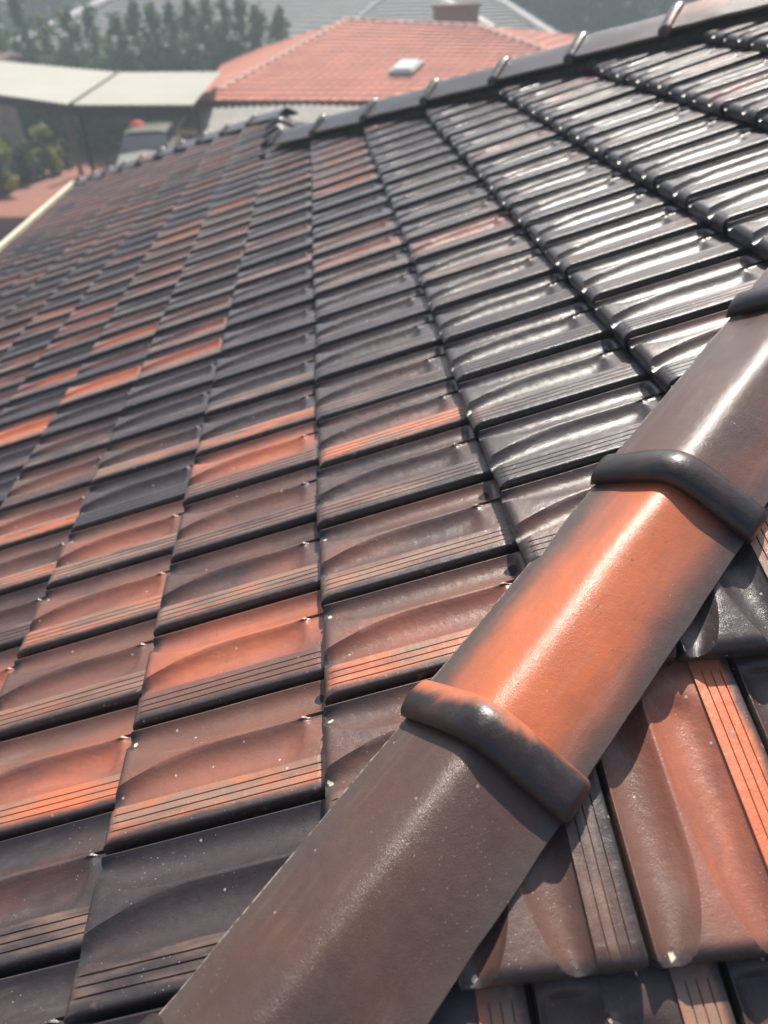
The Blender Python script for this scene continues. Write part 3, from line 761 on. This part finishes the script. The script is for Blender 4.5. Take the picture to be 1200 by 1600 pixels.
# lean-to with corrugated sheeting below the red roof
M_AWN = simple('weathered_corrugated_sheet', (0.17, 0.155, 0.14), .7, .2, 1.5)
awn = empty('lean_to_roof', (-1, 20, GZ), 'weathered pale corrugated lean-to roof below the red tiles', 'lean-to')
a0, a1, b0, b1 = atz(312, 159, -1.66), atz(760, 172, -1.66), atz(275, 204, -2.06), atz(640, 240, -2.06)
mb = MB(); N = 150
for (p, q) in ((a0, a1),):
    row1 = []; row2 = []
    for j in range(N+1):
        t = j/N; h = Vector((0, 0, .025*math.sin(t*N*math.pi/2)))
        row1.append(a0.lerp(a1, t)+h); row2.append(b0.lerp(b1, t)+h)
    mb.grid([row2, row1])
build_in(mb, 'sheeting', M_AWN, awn)
mb = MB(); mb.tube([b0, a0], .05); mb.tube([b0, b1], .06); build_in(mb, 'edge_trim', M_CREAM, awn)
mb = MB()
for t in (.05, .5, .95):
    p = b0.lerp(b1, t); mb.tube([(p.x, p.y, GZ), (p.x, p.y, p.z)], .045)
build_in(mb, 'posts', M_WHITE, awn)

# carport with two pale roof slopes
M_CP = simple('cream_roof_sheet', (0.30, 0.29, 0.24), .6, .12, .8, bump=.1)
M_DARKWOOD = simple('dark_beam', (0.035, 0.038, 0.045), .7)
cp = empty('carport', (-7, 24, GZ), 'cream sheet-roofed carport with dark beams at the upper left', 'carport')
f0, f1, g1, g0 = atz(112, 165, -1.1), atz(300, 165, -1.1), atz(345, 113, -1.1), atz(187, 114, -1.1)
hL, hB = at(-120, 132, 22.6), at(-90, 88, 26.5)
for nm, q in (('roof_sheet', (f0, f1, g1, g0)), ('roof_sheet', (hL, f0, g0, hB))):
    mb = MB(); n = 60; rows = []
    for e in (0, 1):
        rows.append([(q[0].lerp(q[1], j/n) if e == 0 else q[3].lerp(q[2], j/n)) + Vector((0, 0, .03*(j % 2))) for j in range(n+1)])
    mb.grid(rows); build_in(mb, nm, M_CP, cp)
mb = MB()
for (p, q) in ((f0, f1), (hL, f0)):
    mb.grid([[p+Vector((0, -.02, -.02)), q+Vector((0, -.02, -.02))], [p+Vector((0, -.02, -.2)), q+Vector((0, -.02, -.2))], [p+Vector((0, .1, -.2)), q+Vector((0, .1, -.2))]])
mb.tube([f0+Vector((0, 0, .03)), g0+Vector((0, 0, .03))], .04); build_in(mb, 'beam', M_DARKWOOD, cp)
M_POST = simple('weathered_post', (0.16, 0.1, 0.07), .85)
M_POSTR = simple('red_post', (0.3, 0.07, 0.05), .8)
for (u, v, ub, vb, mt, r) in ((116, 178, 128, 274, M_POST, .09), (138, 178, 144, 248, M_POSTR, .06), (165, 178, 171, 262, M_DARKWOOD, .07)):
    pb = atz(ub, vb, GZ); mb = MB(); mb.tube([pb, (pb.x-.05, pb.y, -1.9)], [r, r], 6); mb.box((pb.x-.05, pb.y, -1.88), (r*2.6, r*2.6, .05))
    o = mb.build('timber_post', mt); tag(o, {.09: 'brown timber post standing on the paving, nearest of the three', .06: 'reddish post behind the brown timber post', .07: 'dark post to the right of the reddish one'}[r], 'post')
for p, q in ((f0, g0), (f1, g1)):
    mb = MB(); e = p.lerp(q, .08); mb.tube([(e.x, e.y, GZ), (e.x, e.y, e.z-.05)], .05, 6); build_in(mb, 'post', M_DARKWOOD, cp)
fn = MB(); fn.box((-8, 35.2, -3.1), (22, .1, 2.8))
for i in range(60): fn.box((-17+i*.3, 35.12, -3.1), (.26, .05, 2.8))
tag(fn.build('board_fence', simple('dark_fence', (0.04, 0.045, 0.048), .8)), 'dark board fence in the shade behind the carport', 'fence')
fn = MB(); p = atz(14, 240, GZ)
for i in range(7): fn.box((p.x-2.0+i*.3, 31.8, -2.6), (.27, .06, 2.8))
tag(fn.build('wooden_screen', M_POST), 'brown timber screen at the left border below the carport', 'screen')

# parked car under the carport
car = empty('parked_car', (-5.75, 27.9, GZ), 'pale car with a dark windscreen parked under the carport', 'car')
M_CARP = simple('pale_car_paint', (0.26, 0.25, 0.22), .35, .05, 2, coat=.8); M_GL = simple('dark_glass', (0.01, 0.015, 0.02), .1, .1, 2, coat=1)
M_TYRE = simple('tyre_rubber', (0.02, 0.02, 0.02), .9)
secs = [(-2.15, .62, .55, .80), (-2.05, .80, .35, .84), (-1.2, .95, .25, .88), (-.75, 1.0, .25, .88), (1.7, 1.02, .25, .88), (2.1, .92, .35, .84), (2.2, .7, .5, .78)]
P = []
for (y, h, lo, w) in secs: P.append([Vector((x, y, z)) for x, z in ((-w, lo), (-w, h*.78), (-w*.92, h*.97), (0, h+.03), (w*.92, h*.97), (w, h*.78), (w, lo), (-w, lo))])
mb = MB(); mb.grid(P); mb.f.append(tuple(range(7))[::-1]); nb = len(mb.v); mb.f.append(tuple(range(nb-8, nb-1))); mb.build('body', M_CARP, car, 40)
cab = [(-1.05, 1.0, .80), (-.35, 1.44, .68), (1.3, 1.46, .66), (1.95, 1.02, .78)]
mb = MB(); mb.grid([[Vector((x, y, z)) for x, z in ((-w-.02, .95), (-w, z0), (w, z0), (w+.02, .95))] for y, z0, w in cab]); mb.build('windows', M_GL, car)
mb = MB(); mb.grid([[Vector((x, y, z)) for x, z in ((-w, 1.44+o), (-w*.7, 1.49+o), (w*.7, 1.49+o), (w, 1.44+o))] for y, w, o in ((-.42, .70, -.02), (0, .72, .01), (1.2, .71, .01), (1.4, .68, -.01))]); mb.build('roof_panel', M_CARP, car, 60)
for sx in (-.8, .8):
    for yy in (-1.35, 1.4):
        mb = MB(); mb.tube([(sx-.1, yy, .32), (sx+.1, yy, .32)], .32, 18); mb.build('wheel', M_TYRE, car)
    mb = MB(); mb.box((sx*.8, -2.12, .66), (.32, .06, .14)); mb.build('headlight', M_WHITE, car)
cl = MB()
rr_ = [[Vector((.28*math.cos(a)*r, .28*math.sin(a)*r, .16*(1-r*r)+.01)) for a in [2*math.pi*k/14 for k in range(15)]] for r in (0.01, .4, .7, .9, 1)]
cl.grid(rr_); o = cl.build('red_bundle', simple('red_cloth', (0.45, 0.04, 0.035), .8)); o.location = car.location + Vector((-.45, .9, 1.5))
tag(o, 'small red bundle lying on the roof of the pale car', 'bundle')

# grey-roofed houses further back
M_GREY = simple('grey_cement_tile', (0.17, 0.16, 0.16), .8, .25, 1.5, bump=.3)
M_GCAP = simple('pale_grey_capping', (0.62, 0.6, 0.56), .8, .2, 3)
gh = empty('grey_roofed_house', (-3, 42, GZ), 'large house with grey tiled roof and pale hip lines, behind the conifers', 'house')
q0, q1, q2, q3 = at(20, 74, 38), at(470, 108, 36), at(620, -22, 45), at(190, -8, 46)
q4, q5 = at(900, 84, 30), at(756, -14, 44)
mb = MB(); tiled(mb, q0, q1, q2, q3, 16, .3, .02, .06); tiled(mb, q1, q4, q5, q2, 18, .3, .02, .06); build_in(mb, 'roof', M_GREY, gh)
mb = MB(); cap_line(mb, q0+Vector((0, -.1, .08)), q3+Vector((0, -.1, .08)), .24, .16); build_in(mb, 'hip_capping', M_GCAP, gh)
mb = MB(); cap_line(mb, q4+Vector((0, -.1, .08)), q5+Vector((0, -.1, .05)), .2, .14); build_in(mb, 'hip_capping', M_GCAP, gh)
mb = MB(); cap_line(mb, q1+Vector((0, -.1, .05)), q2+Vector((0, -.1, .05)), .16, .1); build_in(mb, 'grey_capping', simple('grey_capping', (0.3, 0.29, 0.28), .8), gh)
mb = MB()
for p, q in ((q0, q1), (q1, q4)): mb.quad((p.x, p.y+.5, GZ), (q.x, q.y+.5, GZ), (q.x, q.y+.5, q.z-.05), (p.x, p.y+.5, p.z-.05))
build_in(mb, 'wall', M_WALLP, gh)
mb = MB(); pc = at(712, 26, 31.5); mb.box((pc.x, pc.y, pc.z-1.2), (1.5, 1.0, 3.0)); mb.box((pc.x, pc.y, pc.z+.34), (1.62, 1.12, .1))
build_in(mb, 'chimney', simple('chimney_brick', (0.19, 0.09, 0.075), .9, .3, 6), gh)
mb = MB(); cap_line(mb, at(690, -2, 40), at(716, 14, 38), .2, .12); cap_line(mb, at(744, 28, 33), at(772, 45, 31), .16, .1); build_in(mb, 'valley_capping', M_GCAP, gh)
br = empty('brown_roofed_house', (-13, 34, GZ), 'corner of a brown tiled roof at the left border', 'house')
r0, r1, r2, r3 = at(-60, 118, 30), at(2, 106, 30), at(46, 90, 33), at(-80, 55, 36)
mb = MB(); tiled(mb, r0, r1, r2, r3, 10); build_in(mb, 'roof', simple('brown_tile', (0.22, 0.13, 0.11), .8), br)
mb = MB(); mb.quad((r0.x, r0.y+.3, GZ), (r1.x, r1.y+.3, GZ), (r1.x, r1.y+.3, r1.z-.05), (r0.x, r0.y+.3, r0.z-.05)); build_in(mb, 'wall', M_WALLP, br)

# vegetation
M_TRUNK = simple('bark', (0.09, 0.065, 0.045), .95)
M_CON = foliage('conifer_needles', (0.045, 0.095, 0.04), (0.1, 0.17, 0.06))
M_CON2 = foliage('light_conifer_needles', (0.06, 0.09, 0.03), (0.13, 0.18, 0.06))
M_DRK = foliage('dark_evergreen_leaves', (0.012, 0.024, 0.02), (0.024, 0.04, 0.03))
M_YEL = foliage('yellow_green_leaves', (0.13, 0.15, 0.03), (0.28, 0.28, 0.05))
M_SHR = foliage('dull_green_leaves', (0.03, 0.05, 0.02), (0.07, 0.1, 0.04))
def leaves(mb, c, size, rg, up=.3):
    d = Vector((rg.gauss(0, 1), rg.gauss(0, 1), rg.gauss(0, 1)+up)).normalized(); e = d.orthogonal().normalized(); e = (Matrix.Rotation(rg.uniform(0, 6.28), 3, d) @ e); f = d.cross(e)
    mb.quad(c-e*size*.5, c+f*size*.32, c+e*size*.6, c-f*size*.32)
def conifer(base, H, Rb, mat, label, rg, n=2600, group='conifers in the row behind the carport'):
    r = empty('conifer_tree', base, label, 'tree', group)
    mb = MB(); mb.tube([(0, 0, 0), (0.03, 0, H*.5), (0, 0, H*.96)], [.11, .07, .02], 6); mb.build('trunk', M_TRUNK, r)
    mb = MB(); br_ = []
    for i in range(90):
        h = H*(.06+.92*(i/90)); a = rg.uniform(0, 6.28); ln = Rb*(1-(h/H))**.75*rg.uniform(.65, 1.1)+.06; br_.append((h, a, ln))
    for i in range(n):
        h, a, ln = br_[int(len(br_)*rg.random()**1.15)]
        t = rg.random()**.6; x = ln*t
        c = Vector((math.cos(a)*x, math.sin(a)*x, h + x*.55)) + Vector((rg.gauss(0, .06), rg.gauss(0, .06), rg.gauss(0, .09)))
        leaves(mb, c, rg.uniform(.09, .2), rg)
    mb.build('crown', mat, r); return r
rg = random.Random(5)
tops = [(-20, 0, 36), (22, -8, 35), (60, 22, 37), (98, 12, 35.5), (138, 8, 36.5), (178, 20, 35.2), (205, 2, 36), (232, 6, 35), (262, 4, 35.6), (292, -2, 35), (318, -6, 35.8), (345, 0, 35.1), (372, -4, 35.5), (400, 6, 35), (432, 12, 36.2)]
for i, (u, v, y) in enumerate(tops):
    p = at(u, v, y-2); H = p.z - GZ
    conifer(Vector((p.x, p.y, GZ)), H, rg.uniform(1.15, 1.5), M_CON2 if i in (2, 3, 14) else M_CON, f"{'light' if i in (2, 3, 14) else 'dark'} green conifer, {ordinal(i+1)} from the left in the row behind the carport", rg)
hd = empty('hedge', at(240, 100, 33.4), 'dense dark green hedge at the foot of the conifer row', 'hedge'); hd.location.z = GZ
mb = MB(); pa, pb2 = at(-40, 90, 33.4), at(445, 90, 33.4)
for i in range(9000):
    t = rg.random(); c = pa.lerp(pb2, t); top = GZ + 3.2 + .5*noise.noise(Vector((t*14, 0, 2)))+.25*noise.noise(Vector((t*60, 0, 5)))
    leaves(mb, Vector((c.x, c.y+rg.gauss(0, .45), GZ+(top-GZ)*(rg.random()**.6))), rg.uniform(.1, .24), rg)
build_in(mb, 'leaves', M_CON, hd)
mb = MB()
for i in range(14): c = pa.lerp(pb2, (i+.5)/14); mb.tube([(c.x, c.y, GZ), (c.x+.1, c.y, GZ+2.6)], [.06, .03], 5)
build_in(mb, 'stems', M_TRUNK, hd)
def broad(base, H, R, mat, label, cat, name, rg, n=1800, z0=.35, group=None, leaf=(.12, .26)):
    r = empty(name, base, label, cat, group); mb = MB()
    mb.tube([(0, 0, 0), (.05*H*.1, 0, H*.3), (0, 0.02*H, H*.7)], [.035*H, .026*H, .01*H], 7)
    blobs = []
    for i in range(16):
        a = rg.uniform(0, 6.28); h = H*rg.uniform(z0, .92); q = R*rg.uniform(.15, .75)*math.sqrt(max(.05, 1-((h/H-.55)/.55)**2)); c = Vector((math.cos(a)*q, math.sin(a)*q, h)); blobs.append((c, R*rg.uniform(.22, .42)))
        mb.tube([(0, 0, H*.3), c*.6+Vector((0, 0, H*.1)), c], [.012*H, .007*H, .003*H], 5)
    mb.build('trunk' if cat == 'tree' else 'stems', M_TRUNK, r); mb = MB()
    for i in range(n):
        c, q = blobs[rg.randrange(len(blobs))]; d = Vector((rg.gauss(0, 1), rg.gauss(0, 1), rg.gauss(0, 1))).normalized()
        leaves(mb, c + d*q*rg.random()**.4, rg.uniform(*leaf), rg)
    mb.build('crown' if cat == 'tree' else 'leaves', mat, r); return r
for i, (u, v, y, R_) in enumerate(((800, -70, 50, 4.2), (880, -110, 48, 5.0), (960, -100, 46, 4.6), (1040, -110, 49, 5.2), (1130, -120, 47, 5.0))):
    p = at(u, v, y)
    broad(Vector((p.x, y, GZ)), p.z-GZ, R_, M_DRK, f"dark evergreen tree, {ordinal(i+1)} from the left of those behind the far hip's upper end", 'tree', 'evergreen_tree', rg, 3600, .12, 'dark evergreens behind the red roof', (.3, .62))
for i, (u, v, y, R_) in enumerate(((-60, -60, 62, 5), (30, -50, 66, 5), (110, -60, 64, 5.2), (185, -45, 70, 4.5))):
    p = at(u, v, y); broad(Vector((p.x, y, GZ)), p.z-GZ, R_, M_SHR, f"leafy green tree far behind the conifers, {ordinal(i+1)} from the left border", 'tree', 'leafy_tree', rg, 2200, .12, 'leafy trees far behind the conifers', (.35, .7))
for (u, v, ub, vb, R_, mat, lab) in ((80, 188, 82, 272, .7, M_YEL, 'yellow-green shrub beneath the carport roof'), (8, 212, 10, 305, .8, M_YEL, 'yellow-green shrub at the left border beside the paving'),
        (46, 215, 46, 285, .95, M_SHR, 'dull green bush between the two yellow-green shrubs'), (100, 222, 100, 262, .6, M_SHR, 'low green bush beside the brown carport post'), (-30, 190, -28, 300, 1.0, M_SHR, 'bush just outside the left border')):
    pb = atz(ub, vb, GZ); pt = at(u, v, pb.y)
    broad(pb, max(.8, pt.z-GZ), R_, mat, lab, 'shrub', 'garden_shrub', rg, 1300, .15, 'shrubs along the paved yard', (.08, .18))
pb = atz(10, 300, GZ); mb = MB()
mb.grid([[pb+Vector((r*math.cos(a), r*math.sin(a), z)) for a in [2*math.pi*k/16 for k in range(17)]] for r, z in ((.22, 0), (.3, .35), (.34, .4), (.3, .4), (.26, .36), (0.01, .34))])
tag(mb.build('plant_pot', simple('dark_pot', (0.05, 0.045, 0.05), .6)), 'dark pot at the foot of the left yellow-green shrub', 'pot')

# ------------------------------------------------------------------ haze
hz = bpy.data.materials.new('haze'); hz.use_nodes = True; t = hz.node_tree
for n_ in list(t.nodes):
    if n_.type == 'BSDF_PRINCIPLED': t.nodes.remove(n_)
pv = t.nodes.new('ShaderNodeVolumePrincipled'); pv.inputs['Color'].default_value = (0.56, 0.66, 0.72, 1); pv.inputs['Density'].default_value = 0.007; pv.inputs['Anisotropy'].default_value = 0.3
t.links.new(pv.outputs[0], [n_ for n_ in t.nodes if n_.type == 'OUTPUT_MATERIAL'][0].inputs['Volume'])
mb = MB(); mb.box((0, 30, 1.0), (90, 90, 12.0)); hb = mb.build('haze', hz); tag(hb, kind='stuff')
